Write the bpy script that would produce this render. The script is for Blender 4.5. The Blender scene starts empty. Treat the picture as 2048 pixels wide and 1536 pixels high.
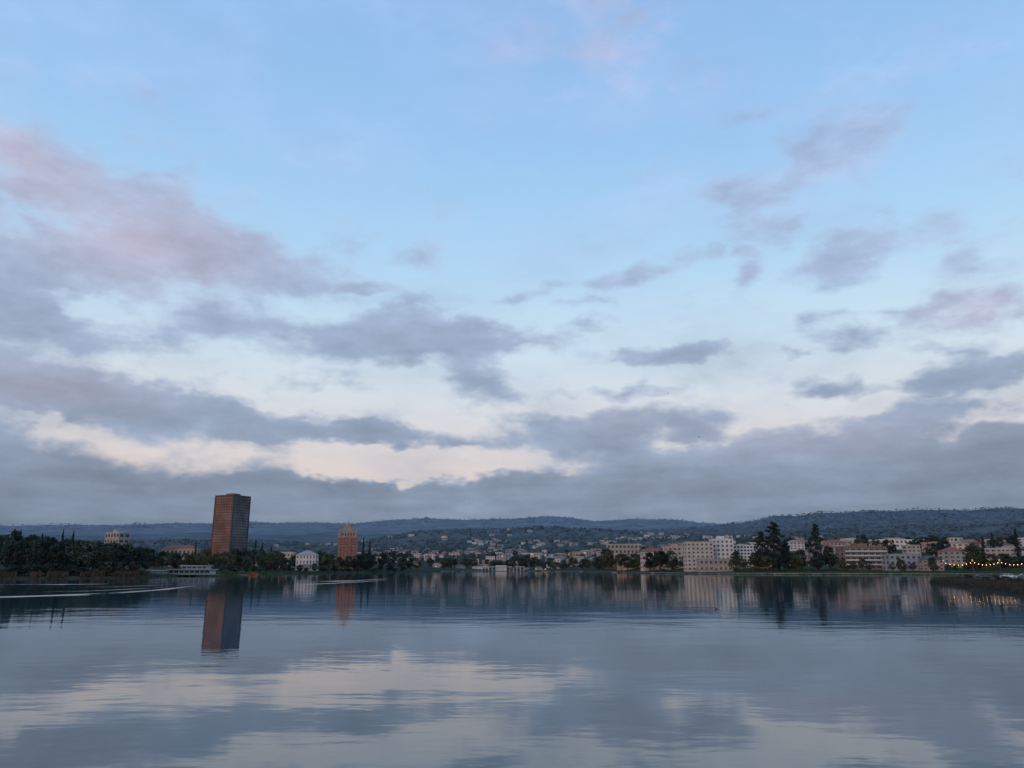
import bpy, math, random
from mathutils import Vector, noise, Quaternion
from mathutils.geometry import tessellate_polygon
R=random.Random(7)
rad=math.radians
C=bpy.context.scene.collection
F=1540.0; PIT=rad(13.51); CP=math.cos(PIT); SP=math.sin(PIT); EYE=4.0
def ray(px,py):
    u=(px-1024)/F; v=(768-py)/F
    return (u, CP-v*SP, SP+v*CP)
def XatY(px,Y,py=1130):
    d=ray(px,py); return Y*d[0]/d[1]
def ZatY(py,Y):
    d=ray(1024,py); return EYE+Y*d[2]/d[1]
def interp(x,tab):
    if x<=tab[0][0]: return tab[0][1]
    for (a,b),(c,d) in zip(tab,tab[1:]):
        if x<=c: return b+(d-b)*(x-a)/(c-a)
    return tab[-1][1]
# ------------------------------------------------------------------ materials
def nd(nt,t,**k):
    n=nt.nodes.new(t)
    for a,b in k.items(): setattr(n,a,b)
    return n
def sr(r,g,b):
    f=lambda c:(c/255/12.92 if c/255<=.04045 else ((c/255+.055)/1.055)**2.4)
    return (f(r),f(g),f(b),1)
def mat(name,col,rough=.85,scale=.6,amt=.25,metal=0,rnd=0,emit=None,spec=.3):
    m=bpy.data.materials.new(name); m.use_nodes=True; nt=m.node_tree
    b=nt.nodes['Principled BSDF']; b.inputs['Roughness'].default_value=rough; b.inputs['Metallic'].default_value=metal
    b.inputs['Specular IOR Level'].default_value=spec
    tc=nd(nt,'ShaderNodeTexCoord'); nz=nd(nt,'ShaderNodeTexNoise'); nz.inputs['Scale'].default_value=scale; nz.inputs['Detail'].default_value=4
    nt.links.new(tc.outputs['Object'],nz.inputs['Vector'])
    mr=nd(nt,'ShaderNodeMapRange'); mr.inputs['From Min'].default_value=.3; mr.inputs['From Max'].default_value=.7
    mr.inputs['To Min'].default_value=1-amt; mr.inputs['To Max'].default_value=1+amt
    nt.links.new(nz.outputs['Fac'],mr.inputs['Value'])
    val=mr.outputs['Result']
    if rnd:
        oi=nd(nt,'ShaderNodeObjectInfo'); r2=nd(nt,'ShaderNodeMapRange'); r2.inputs['To Min'].default_value=1-rnd; r2.inputs['To Max'].default_value=1+rnd
        nt.links.new(oi.outputs['Random'],r2.inputs['Value'])
        mm=nd(nt,'ShaderNodeMath',operation='MULTIPLY'); nt.links.new(val,mm.inputs[0]); nt.links.new(r2.outputs['Result'],mm.inputs[1]); val=mm.outputs[0]
    vm=nd(nt,'ShaderNodeVectorMath',operation='SCALE'); vm.inputs[0].default_value=col[:3]
    nt.links.new(val,vm.inputs['Scale']); nt.links.new(vm.outputs[0],b.inputs['Base Color'])
    if emit:
        b.inputs['Emission Color'].default_value=(*emit[0],1); b.inputs['Emission Strength'].default_value=emit[1]
    return m
MT={}
MT['cream']=mat('cream_stucco',(.52,.44,.37),scale=.15,amt=.16,rnd=.16)
MT['white']=mat('white_paint',(.60,.54,.50),scale=.2,amt=.14,rnd=.1)
MT['beige']=mat('beige_stucco',(.39,.32,.27),scale=.15,amt=.16,rnd=.2)
MT['pink']=mat('pink_stucco',(.42,.28,.24),scale=.15,amt=.15,rnd=.15)
MT['grey']=mat('grey_render',(.25,.26,.29),scale=.2,amt=.15,rnd=.2)
MT['brown']=mat('brown_brick',(.22,.14,.115),scale=.5,amt=.25)
MT['brick']=mat('red_brick',(.29,.125,.095),scale=.4,amt=.22)
MT['crown']=mat('pale_terracotta',(.36,.25,.20),scale=.3,amt=.18)
MT['redroof']=mat('clay_tile',(.22,.10,.075),scale=1.5,amt=.3)
MT['darkroof']=mat('dark_shingle',(.09,.085,.085),scale=1.2,amt=.3)
MT['greyroof']=mat('grey_roofing',(.3,.29,.29),scale=.6,amt=.2)
MT['glass']=mat('window_glass',(.03,.04,.055),rough=.12,scale=.3,amt=.3,spec=.5)
MT['litglass']=mat('lit_window_glass',(.3,.2,.1),rough=.3,emit=((1,.6,.25),.9))
MT['trim']=mat('white_trim',(.52,.49,.46),amt=.06)
MT['wood']=mat('weathered_wood',(.17,.13,.10),scale=2,amt=.3)
MT['metal']=mat('dark_metal',(.06,.065,.07),rough=.5,amt=.15)
MT['steel']=mat('grey_metal',(.3,.31,.32),rough=.4,metal=.6,amt=.1)
MT['bulb']=mat('glowing_bulb',(.8,.6,.3),emit=((1,.5,.13),14))
MT['bulbdim']=mat('dim_glowing_bulb',(.8,.6,.3),emit=((1,.55,.2),2.2))
MT['lampglass']=mat('lamp_glass',(.5,.45,.38),emit=((1,.75,.45),.12))
MT['bark']=mat('bark',(.07,.05,.04),scale=3,amt=.3)
MT['leaf_dark']=mat('dark_foliage',(.03,.047,.037),scale=3,amt=.5,rnd=.35)
MT['leaf_mid']=mat('mid_foliage',(.058,.074,.046),scale=3,amt=.5,rnd=.4)
MT['leaf_olive']=mat('olive_foliage',(.075,.078,.043),scale=3,amt=.45,rnd=.35)
MT['leaf_con']=mat('conifer_foliage',(.017,.03,.029),scale=3,amt=.5,rnd=.3)
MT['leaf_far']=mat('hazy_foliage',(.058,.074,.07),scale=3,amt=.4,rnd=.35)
MT['reed']=mat('dry_reeds',(.085,.065,.042),scale=.4,amt=.5)
MT['grassblade']=mat('bank_grass',(.042,.041,.028),scale=.4,amt=.5)
MT['rubber']=mat('rubber',(.02,.02,.02))
MT['orange']=mat('orange_paint',(.45,.12,.04),rough=.5,amt=.1)
MT['teal']=mat('teal_paint',(.12,.28,.3),rough=.6,amt=.15)
MT['boatwall']=mat('faded_white_boards',(.38,.40,.41),rough=.7,amt=.15)
MT['feather']=mat('dark_feather',(.05,.05,.055),scale=8)
MT['stone']=mat('pale_stone',(.25,.235,.22),scale=.7,amt=.3)
MT['towerglass']=mat('tower_glass',(.19,.185,.205),rough=.05,metal=.92,scale=.06,amt=.55)
MT['towerband']=mat('tower_spandrel',(.085,.075,.075),rough=.6,scale=.2,amt=.15,spec=.1)
MT['planewhite_glow']=mat('aircraft_white_glow',(.85,.85,.85),rough=.4,amt=.05,emit=((1,1,1),.3))  # white emission added so the aircraft paint glows by itself
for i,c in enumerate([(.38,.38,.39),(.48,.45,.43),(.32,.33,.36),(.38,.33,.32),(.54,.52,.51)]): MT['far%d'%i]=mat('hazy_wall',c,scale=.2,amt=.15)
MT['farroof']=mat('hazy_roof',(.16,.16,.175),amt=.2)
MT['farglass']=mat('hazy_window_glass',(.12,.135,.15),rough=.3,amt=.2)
# ------------------------------------------------------------------ mesh builder
class MB:
    def __init__(s): s.v=[]; s.f=[]; s.m=[]
    def face(s,pts,m=0):
        n=len(s.v); s.v+= [tuple(p) for p in pts]; s.f.append(tuple(range(n,n+len(pts)))); s.m.append(m)
    def box(s,x0,x1,y0,y1,z0,z1,m=0):
        n=len(s.v); s.v+=[(x0,y0,z0),(x1,y0,z0),(x1,y1,z0),(x0,y1,z0),(x0,y0,z1),(x1,y0,z1),(x1,y1,z1),(x0,y1,z1)]
        for f in ((0,3,2,1),(4,5,6,7),(0,1,5,4),(1,2,6,5),(2,3,7,6),(3,0,4,7)): s.f.append(tuple(n+i for i in f)); s.m.append(m)
    def tube(s,p0,p1,r0,r1,n=8,m=0,cap=True):
        p0=Vector(p0);p1=Vector(p1); d=(p1-p0).normalized(); a=d.orthogonal().normalized(); b=d.cross(a)
        k=len(s.v)
        for p,r in ((p0,r0),(p1,r1)):
            for i in range(n):
                t=2*math.pi*i/n; s.v.append(tuple(p+a*(r*math.cos(t))+b*(r*math.sin(t))))
        for i in range(n):
            j=(i+1)%n; s.f.append((k+i,k+j,k+n+j,k+n+i)); s.m.append(m)
        if cap:
            s.f.append(tuple(k+i for i in range(n))[::-1]); s.m.append(m); s.f.append(tuple(k+n+i for i in range(n))); s.m.append(m)
    def lathe(s,prof,n=10,m=0,c=(0,0)):
        k=len(s.v)
        for r,z in prof:
            for i in range(n):
                t=2*math.pi*i/n; s.v.append((c[0]+r*math.cos(t),c[1]+r*math.sin(t),z))
        for q in range(len(prof)-1):
            for i in range(n):
                j=(i+1)%n; s.f.append((k+q*n+i,k+q*n+j,k+(q+1)*n+j,k+(q+1)*n+i)); s.m.append(m)
        s.f.append(tuple(k+i for i in range(n))[::-1]); s.m.append(m)
        s.f.append(tuple(k+(len(prof)-1)*n+i for i in range(n))); s.m.append(m)
    def prism(s,prof,y0,y1,m=0):
        n=len(prof); k=len(s.v)
        s.v+=[(x,y0,z) for x,z in prof]+[(x,y1,z) for x,z in prof]
        for i in range(n):
            j=(i+1)%n; s.f.append((k+i,k+j,k+n+j,k+n+i)); s.m.append(m)
        s.f.append(tuple(k+i for i in range(n))); s.m.append(m); s.f.append(tuple(k+n+i for i in range(n))[::-1]); s.m.append(m)
    def mesh(s,name,mats,smooth=False):
        me=bpy.data.meshes.new(name); me.from_pydata(s.v,[],s.f)
        if not isinstance(mats,(list,tuple)): mats=[mats]
        for m in mats: me.materials.append(MT[m] if isinstance(m,str) else m)
        me.polygons.foreach_set('material_index',s.m)
        if smooth: me.polygons.foreach_set('use_smooth',[True]*len(s.f))
        me.update(); return me
def link(name,me,parent=None,loc=(0,0,0),rz=0,scale=None):
    o=bpy.data.objects.new(name,me); C.objects.link(o); o.location=loc; o.rotation_euler=(0,0,rz)
    if scale: o.scale=scale
    if parent: o.parent=parent
    return o
def tag(o,label=None,cat=None,group=None,kind=None):
    if label: o['label']=label
    if cat: o['category']=cat
    if group: o['group']=group
    if kind: o['kind']=kind
    return o
def thing(name,label,cat,loc,rz=0,group=None,scale=None):
    return tag(link(name,None,None,loc,rz,scale),label,cat,group)
# ------------------------------------------------------------------ terrain
SH=[(-900,230),(-300,300),(0,335),(150,345),(280,362),(310,425),(430,470),(520,600),(640,690),(720,800),(800,980),(880,1230),(980,1340),(1100,1350),(1170,1150),(1230,880),(1300,720),(1400,640),(1500,610),(1600,590),(1800,565),(1870,550),(2048,500),(2600,430),(3200,400)]
def shore(px): return interp(px,SH)*(1+.006*noise.noise(Vector((px*.03,0,3)))+.003*noise.noise(Vector((px*.12,0,8))))
PA=[(0,1136),(700,1135),(1150,1130),(1250,1124),(1300,1118),(1400,1112),(1500,1103),(1700,1096),(1850,1096),(2048,1100)]
PB=[(0,1130),(500,1128),(700,1124),(900,1122),(1150,1115),(1300,1104),(1500,1095),(2048,1088)]
PC=[(0,1118),(400,1113),(700,1108),(900,1103),(1100,1100),(1300,1092),(1500,1086),(2048,1074)]
PD=[(0,1085),(400,1080),(600,1083),(740,1080),(850,1064),(1000,1065),(1100,1060),(1200,1063),(1300,1070),(1450,1072),(1600,1062),(2048,1052)]
P1=[(0,1072),(700,1066),(1000,1060),(1300,1062),(1420,1054),(1460,1048),(1500,1042),(1560,1032),(1600,1031),(1650,1025),(1700,1025),(1750,1021),(1800,1022),(1850,1016),(1900,1019),(1950,1022),(2048,1016),(2600,1014)]
P2=[(-600,1042),(0,1049),(200,1047),(400,1048),(500,1045),(700,1045),(780,1040),(850,1033),(930,1040),(1000,1039),(1100,1032),(1200,1041),(1280,1036),(1400,1045),(1500,1048),(2048,1042)]
def hz(X,Y):
    px=1024+X/max(Y,1)*1583.6; s=shore(px); t=Y-s
    if t<0: return max(-3,t*.15)
    a=max(s+250,900)
    k=[(0,0),(1.2,.75),(5,1.1),(25,1.7),(70,3.0),(a-s,ZatY(interp(px,PA),a))]
    b=max(1750,a+150)
    k+=[(b-s,ZatY(interp(px,PB),b)),(2600-s,ZatY(interp(px,PC),2600)),(3500-s,ZatY(interp(px,PD),3500)),
        (3850-s,.97*ZatY(interp(px,PD),3500)),(4700-s,ZatY(interp(px,P1),4700)),(5300-s,.92*ZatY(interp(px,P1),4700)),(6700-s,ZatY(interp(px,P2),6700)),(9500-s,.5*ZatY(interp(px,P2),6700))]
    z=interp(t,k)
    if Y>1500:
        A=min(1,(Y-1500)/1500)
        z+=A*(24*noise.noise(Vector((X/520,Y/520,1)))+9*noise.noise(Vector((X/190,Y/190,5))))
    return z
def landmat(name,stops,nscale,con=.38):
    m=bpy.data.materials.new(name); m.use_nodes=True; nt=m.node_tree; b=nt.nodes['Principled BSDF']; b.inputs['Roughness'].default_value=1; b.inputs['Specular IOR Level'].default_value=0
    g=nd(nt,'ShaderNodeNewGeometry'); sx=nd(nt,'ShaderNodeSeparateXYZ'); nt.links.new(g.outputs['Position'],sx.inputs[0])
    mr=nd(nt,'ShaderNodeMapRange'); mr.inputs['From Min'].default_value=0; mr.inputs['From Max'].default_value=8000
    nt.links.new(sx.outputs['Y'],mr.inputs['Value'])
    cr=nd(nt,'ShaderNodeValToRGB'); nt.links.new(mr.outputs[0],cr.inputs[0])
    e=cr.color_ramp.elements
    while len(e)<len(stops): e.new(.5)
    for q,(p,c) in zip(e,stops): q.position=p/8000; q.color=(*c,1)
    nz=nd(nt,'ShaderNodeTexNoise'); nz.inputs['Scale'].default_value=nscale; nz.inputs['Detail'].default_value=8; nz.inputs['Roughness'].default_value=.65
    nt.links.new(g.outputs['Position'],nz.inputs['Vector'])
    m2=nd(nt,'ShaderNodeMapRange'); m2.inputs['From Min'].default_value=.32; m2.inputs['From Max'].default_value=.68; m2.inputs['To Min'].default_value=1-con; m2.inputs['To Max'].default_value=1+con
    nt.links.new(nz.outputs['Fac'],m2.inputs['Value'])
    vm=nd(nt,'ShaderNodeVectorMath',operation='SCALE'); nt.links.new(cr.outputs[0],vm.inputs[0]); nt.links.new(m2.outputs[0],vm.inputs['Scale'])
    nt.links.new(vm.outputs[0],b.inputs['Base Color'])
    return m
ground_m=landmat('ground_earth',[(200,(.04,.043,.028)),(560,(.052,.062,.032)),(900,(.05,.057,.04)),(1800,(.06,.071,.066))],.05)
hill_m=landmat('hazy_hill_earth',[(1700,(.07,.083,.078)),(2600,(.09,.109,.109)),(3600,(.108,.134,.147)),(4700,(.115,.145,.168)),(6600,(.168,.2,.24))],.008,.2)  # bluish haze of distance painted into the base colour, stronger along Y
wood_m=landmat('hazy_hill_foliage',[(1200,(.042,.055,.05)),(2400,(.062,.08,.079)),(3500,(.086,.11,.12)),(4700,(.098,.126,.148)),(6600,(.152,.183,.221))],.02,.28)  # aerial haze mixed into the leaf colour, paler and bluer farther off
def sheet(name,rows,us,material):
    b=MB(); n=len(us)
    for r in rows:
        for u in us:
            Y=r(u); b.v.append((u*Y,Y,hz(u*Y,Y)))
    for i in range(len(rows)-1):
        for j in range(n-1): b.f.append((i*n+j,i*n+j+1,(i+1)*n+j+1,(i+1)*n+j)); b.m.append(0)
    return tag(link(name,b.mesh(name,material,True)),kind='structure')
us=[-1.35+.006*i for i in range(451)]
def sY(u): return shore(1024+u*1583.6)
rows=[(lambda u,t=t: sY(u)+t) for t in (-30,-8,-2,0,1.2,3,5,12,25,45,70)]
rows+=[(lambda u,f=f: sY(u)+70+(1800-sY(u)-70)*f) for f in (.05,.1,.18,.26,.35,.45,.55,.65,.75,.85,.93,1)]
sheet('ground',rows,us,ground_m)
yy=[1800]
while yy[-1]<9400: yy.append(yy[-1]*1.026)
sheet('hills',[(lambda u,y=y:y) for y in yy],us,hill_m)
b=MB(); prev=None
for i in range(240):
    px=880+i*5.4; Y=shore(px)+1.6; u=(px-1024)/1583.6
    p=Vector((u*Y,Y,0))
    if prev is not None:
        for z0,z1,o0,o1 in ((.05,.95,0,0),(.95,1.0,0,.7)):
            b.face([(prev.x,prev.y-.6+o0,z0),(p.x,p.y-.6+o0,z0),(p.x,p.y-.6+o1,z1),(prev.x,prev.y-.6+o1,z1)])
    prev=p
tag(link('shore_wall',b.mesh('shore_wall','stone')),kind='structure')
# ------------------------------------------------------------------ water
wm=bpy.data.materials.new('lake_water'); wm.use_nodes=True; nt=wm.node_tree; bs=nt.nodes['Principled BSDF']
bs.inputs['Base Color'].default_value=(.008,.05,.066,1); bs.inputs['Roughness'].default_value=.035; bs.inputs['IOR'].default_value=1.43; bs.inputs['Specular IOR Level'].default_value=.5
bs.inputs['Specular Tint'].default_value=(.82,.96,1,1)
g=nd(nt,'ShaderNodeNewGeometry')
prevn=None
for sc,dist,det in ((.045,.05,2),(.28,.02,3),(1.5,.0032,2)):
    mp=nd(nt,'ShaderNodeMapping'); mp.inputs['Scale'].default_value=(.5,1,1); mp.inputs['Rotation'].default_value=(0,0,rad(8))
    nt.links.new(g.outputs['Position'],mp.inputs['Vector'])
    nz=nd(nt,'ShaderNodeTexNoise'); nz.inputs['Scale'].default_value=sc; nz.inputs['Detail'].default_value=det; nt.links.new(mp.outputs[0],nz.inputs['Vector'])
    bp=nd(nt,'ShaderNodeBump'); bp.inputs['Strength'].default_value=1; bp.inputs['Distance'].default_value=dist
    nt.links.new(nz.outputs['Fac'],bp.inputs['Height'])
    if prevn: nt.links.new(prevn,bp.inputs['Normal'])
    prevn=bp.outputs['Normal']
nt.links.new(prevn,bs.inputs['Normal'])
b=MB(); b.face([(-9000,-2500,0),(9000,-2500,0),(9000,9000,0),(-9000,9000,0)])
tag(link('water',b.mesh('water',wm)),kind='structure')
def wake(pts,width,amp,lam,sd):
    b=MB(); P=[]
    for (x0,y0),(x1,y1) in zip(pts,pts[1:]):
        for k in range(30):
            t=k/30; px=x0+(x1-x0)*t; py=y0+(y1-y0)*t; Y=EYE/(-ray(1024,py)[2]/ray(1024,py)[1]); P.append((XatY(px,Y,py),Y))
    for _ in range(6): P=[P[0]]+[((a[0]+c[0]+e[0])/3,(a[1]+c[1]+e[1])/3) for a,c,e in zip(P,P[1:],P[2:])]+[P[-1]]
    n=int(width/lam*9); N=len(P)
    for i,(x,y) in enumerate(P):
        e=math.sin(math.pi*i/(N-1))**.8
        for j in range(n+1):
            q=j/n; ed=math.sin(math.pi*q)
            w=q*width*(.4+.6*e)
            jit=noise.noise(Vector((x*.05,w*.35,sd)))
            gate=max(.1,min(1,.55+1.7*noise.noise(Vector((x*.035,w*.07,sd+5)))))
            z=.006+amp*e*ed*gate*.5*(1+math.sin(2*math.pi*w/lam+jit*5))
            b.v.append((x,y-width*.5+w,z))
    for i in range(N-1):
        for j in range(n):
            a=i*(n+1)+j; b.f.append((a,a+n+1,a+n+2,a+1)); b.m.append(0)
    tag(link('water_wake',b.mesh('water_wake',wm,True)),kind='structure')
wake([(-160,1196),(40,1193),(200,1188),(330,1179),(425,1168)],14,.085,2.6,1)
wake([(-160,1187),(60,1185),(200,1181),(330,1175),(425,1167)],18,.08,3.0,2)
wake([(-160,1177),(60,1177),(220,1174),(400,1168)],26,.075,3.2,3)
wake([(-160,1168),(120,1169),(260,1168),(420,1163)],34,.08,3.4,4)
wake([(560,1171),(640,1168),(720,1164),(800,1158)],26,.085,3.2,6)
wake([(620,1163),(700,1162),(800,1156)],36,.085,3.4,7)
# ------------------------------------------------------------------ trees
def leafquad(b,p,s,rr,m=0,up=None):
    n=Vector((rr.gauss(0,1),rr.gauss(0,1),rr.gauss(0,1)+.5)).normalized() if up is None else Vector((rr.gauss(0,up),rr.gauss(0,up)-.5,1)).normalized()
    a=n.orthogonal().normalized()
    a.rotate(Quaternion(n,rr.random()*6.28)); c=n.cross(a)*(.55+.4*rr.random())
    b.face([p+a*s,p+c*s,p-a*s,p-c*s],m)
def crown_broad(seed):
    rr=random.Random(seed); b=MB()
    for k in range(26):
        th=rr.random()*6.28; h=rr.uniform(-1,1); q=math.sqrt(1-h*h)*rr.uniform(.55,1)
        c=Vector((.36*q*math.cos(th),.36*q*math.sin(th),.58+.30*h)); cr=rr.uniform(.09,.17)
        for i in range(58):
            d=Vector((rr.gauss(0,1),rr.gauss(0,1),rr.gauss(0,1))).normalized()*cr*rr.uniform(.55,1.05)
            d.z*=.8; leafquad(b,c+d,rr.uniform(.022,.042),rr)
    return b
def crown_con(seed):
    rr=random.Random(seed); b=MB()
    for i in range(34):
        z=.10+.88*i/34; r=.5*(1-z)**.75*rr.uniform(.6,1.1)+.02
        for j in range(7):
            th=rr.random()*6.28; L=r*rr.uniform(.65,1.1)
            for q in range(6):
                t=(q+.6)/6; p=Vector((L*t*math.cos(th),L*t*math.sin(th),z-.06*t*L*2+rr.uniform(-.012,.012)))
                leafquad(b,p,rr.uniform(.018,.034)*(1.2-.4*z),rr)
    return b
def crown_cyp(seed):
    rr=random.Random(seed); b=MB()
    for i in range(1000):
        z=rr.uniform(.05,1); r=.5*min(1,(1.02-z)*2.2)**.8*min(1,z*6+.3); th=rr.random()*6.28; q=rr.uniform(.5,1.0)*(1+.25*math.sin(9*th+z*30))
        leafquad(b,Vector((r*q*math.cos(th),r*q*math.sin(th),z)),rr.uniform(.02,.05)*.8,rr)
    return b
def crown_cedar(seed):
    rr=random.Random(seed); b=MB()
    for i in range(64):
        z=.10+.89*(i/64); r=.48*(1-z)**.72*(.65+.5*rr.random())+.012; th=rr.random()*6.28; d=rr.uniform(.15,1)*r
        c=Vector((d*math.cos(th),d*math.sin(th),z)); cr=rr.uniform(.07,.13)*(1.1-.8*z)+.018
        for k in range(38):
            v=Vector((rr.gauss(0,1),rr.gauss(0,1),rr.gauss(0,.6))).normalized()*cr*rr.uniform(.4,1.1); v.z*=.5
            leafquad(b,c+v,rr.uniform(.014,.028),rr)
    return b
def trunk(kind):
    b=MB()
    if kind in('broad',):
        b.tube((0,0,-.08),(0,0,.38),.04,.026,7)
        for a in range(5): b.tube((0,0,.30+.02*a),(.24*math.cos(a*1.3),.24*math.sin(a*1.3),.58+.03*a),.018,.006,5)
    else:
        b.tube((0,0,-.06),(0,0,.93),.035,.004,7)
        for a in range(8): b.tube((0,0,.15+.08*a),(.2*(1-.1*a)*math.cos(a*2.1),.2*(1-.1*a)*math.sin(a*2.1),.17+.08*a),.009,.003,4)
    return b.mesh('trunk','bark')
TR={k:trunk(k) for k in('broad','con')}
CR={}
for k,fn,ns in(('broad',crown_broad,4),('con',crown_con,3),('cyp',crown_cyp,2),('cedar',crown_cedar,3)):
    CR[k]=[fn(10*len(CR)+s) for s in range(ns)]
CM={}
def crownmesh(k,i,m):
    key=(k,i,m)
    if key not in CM: CM[key]=CR[k][i].mesh('crown',m,False)
    return CM[key]
def tree(px,ytop,Y,kind,wpx,leaf,label,group=None,name=None,sink=0):
    X=XatY(px,Y); zb=hz(X,Y)-sink; H=max(ZatY(ytop,Y)-zb,2.5); W=wpx/1584*Y
    if kind in('broad',): H*=1.08
    t=thing(name or {'broad':'broadleaf_tree','con':'conifer_tree','cyp':'cypress_tree','cedar':'cedar_tree'}[kind],label,'tree',(X,Y,zb),R.random()*6.28,group,(W,W,H))
    link('trunk',TR['broad' if kind=='broad' else 'con'],t)
    link('crown',crownmesh(kind,R.randrange(len(CR[kind])),leaf),t)
    return t
LG=[(-200,1060),(0,1068),(30,1062),(75,1070),(105,1070),(165,1074),(190,1083),(220,1086),(250,1086),(285,1094)]
for i in range(42):
    px=-150+ i*10.7+R.uniform(-6,6); row=i%3
    yt=interp(px,LG)+R.uniform(-3,9)+ (12 if row==0 else 2*row)
    tree(px,yt,shore(px)+R.uniform(8,16)+row*26,'broad',R.uniform(42,68),R.choice(['leaf_dark','leaf_dark','leaf_mid']),'dark broadleaf tree crowded into the grove on the left shore','trees of the left shore grove')
for px,yt,w in((32,1056,24),(77,1064,22),(118,1056,17),(139,1058,19),(-60,1054,25)):
    tree(px,yt,shore(px)+62,'con',w,'leaf_con','pointed conifer rising above the grove on the left shore','conifers above the left shore grove')
for i in range(42):
    px=-150+i*10.5+R.uniform(-5,5)
    tree(px,1157-R.uniform(16,34),shore(px)+R.uniform(4,8),'broad',R.uniform(24,40),R.choice(['leaf_dark','leaf_mid','leaf_dark','leaf_olive']),'low bush at the water edge under the left grove','bushes on the left waterline',name='shore_bush')
for i in range(28):
    px=296+i*10+R.uniform(-4,4); Y=shore(px)+R.uniform(14,150)
    tree(px,R.uniform(1097,1120),Y,'broad',R.uniform(24,42),R.choice(['leaf_olive','leaf_mid','leaf_dark','leaf_mid']),'rounded green tree behind the boathouse and tower foot','trees behind the boathouse')
for i in range(26):
    px=432+i*15+R.uniform(-4,4)
    tree(px,1147-R.uniform(8,18)-(.014*(800-px)),shore(px)+R.uniform(3,7),'broad',R.uniform(16,28),R.choice(['leaf_dark','leaf_mid','leaf_dark']),'low bush on the waterline between the boathouse and the far end','bushes on the middle waterline',name='shore_bush')
for px,yt,Y,w,l in((508,1076,760,14,'dark slender conifer just right of the tall glass tower'),(522,1082,780,13,'second slender conifer right of the tall glass tower'),(541,1090,800,12,'thin conifer between the glass tower and the white mansion'),(388,1080,800,12,'thin conifer just left of the tall glass tower')):
    tree(px,yt,Y,'con',w,'leaf_con',l)
for i in range(34):
    px=R.uniform(530,850); Y=shore(px)+R.uniform(6,110)
    if 584<px<644 and Y<740: Y=760+R.uniform(0,60)
    if 660<px<722: yt=R.uniform(1114,1124)
    else: yt=R.uniform(1102,1122)
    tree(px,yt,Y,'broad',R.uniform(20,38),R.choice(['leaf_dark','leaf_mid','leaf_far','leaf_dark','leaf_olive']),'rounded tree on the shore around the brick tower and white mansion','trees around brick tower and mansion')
for px,yt,w in((664,1110,26),(680,1114,24),(697,1112,26),(714,1110,26)):
    tree(px,yt,820,'broad',w,R.choice(['leaf_dark','leaf_mid']),'dark tree hiding the foot of the brick tower','trees at the foot of the brick tower')
for px,yt,w,l in((725,1071,14,'tall dark conifer right of the brick tower, the taller of a pair'),(738,1077,14,'tall dark conifer right of the brick tower, the shorter of a pair')):
    tree(px,yt,880,'con',w,'leaf_con',l)
tree(783,1103,1010,'broad',40,'leaf_dark','large dark spreading tree on the point right of the brick tower')
for i in range(66):
    px=R.uniform(820,1240); Y=max(shore(px)+8,0)+abs(R.gauss(0,180))
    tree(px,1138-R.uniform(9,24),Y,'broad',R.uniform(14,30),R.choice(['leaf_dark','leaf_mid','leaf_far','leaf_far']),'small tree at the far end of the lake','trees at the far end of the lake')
for i in range(46):
    px=R.uniform(560,1240); Y=R.uniform(1500,2300)
    X=XatY(px,Y); zt=hz(X,Y)+R.uniform(8,17); k=R.choice(['broad','broad','con','cyp'])
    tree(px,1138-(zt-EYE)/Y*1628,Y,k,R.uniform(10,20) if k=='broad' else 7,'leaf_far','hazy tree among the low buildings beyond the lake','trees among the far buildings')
for i in range(84):
    px=R.uniform(1190,2100); Y=max(shore(px)+14,560)+R.uniform(6,66)
    if 1370<px<1470 : yt=R.uniform(1114,1128); w=R.uniform(16,28)
    elif 1676<px<1935: yt=R.uniform(1112,1132); w=R.uniform(16,26)
    else: yt=R.uniform(1100,1124); w=R.uniform(24,42)
    tree(px,yt,Y,'broad',w,R.choice(['leaf_dark','leaf_mid','leaf_dark','leaf_olive']),'small tree in front of the apartments on the right shore','trees before the right shore apartments',name='shore_tree')
for i in range(78):
    px=R.uniform(1200,2150); Y=max(R.uniform(740,1400),shore(px)+50)
    X=XatY(px,Y); zt=hz(X,Y)+R.uniform(8,16); k=R.choice(['broad','broad','broad','con'])
    tree(px,1138-(zt-EYE)/Y*1628,Y,k,R.uniform(20,42) if k=='broad' else 12,R.choice(['leaf_dark','leaf_mid','leaf_dark','leaf_far']),'tree between the houses on the rise behind the right shore','trees on the rise behind the right shore',name='garden_tree' if k=='broad' else None)
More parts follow.
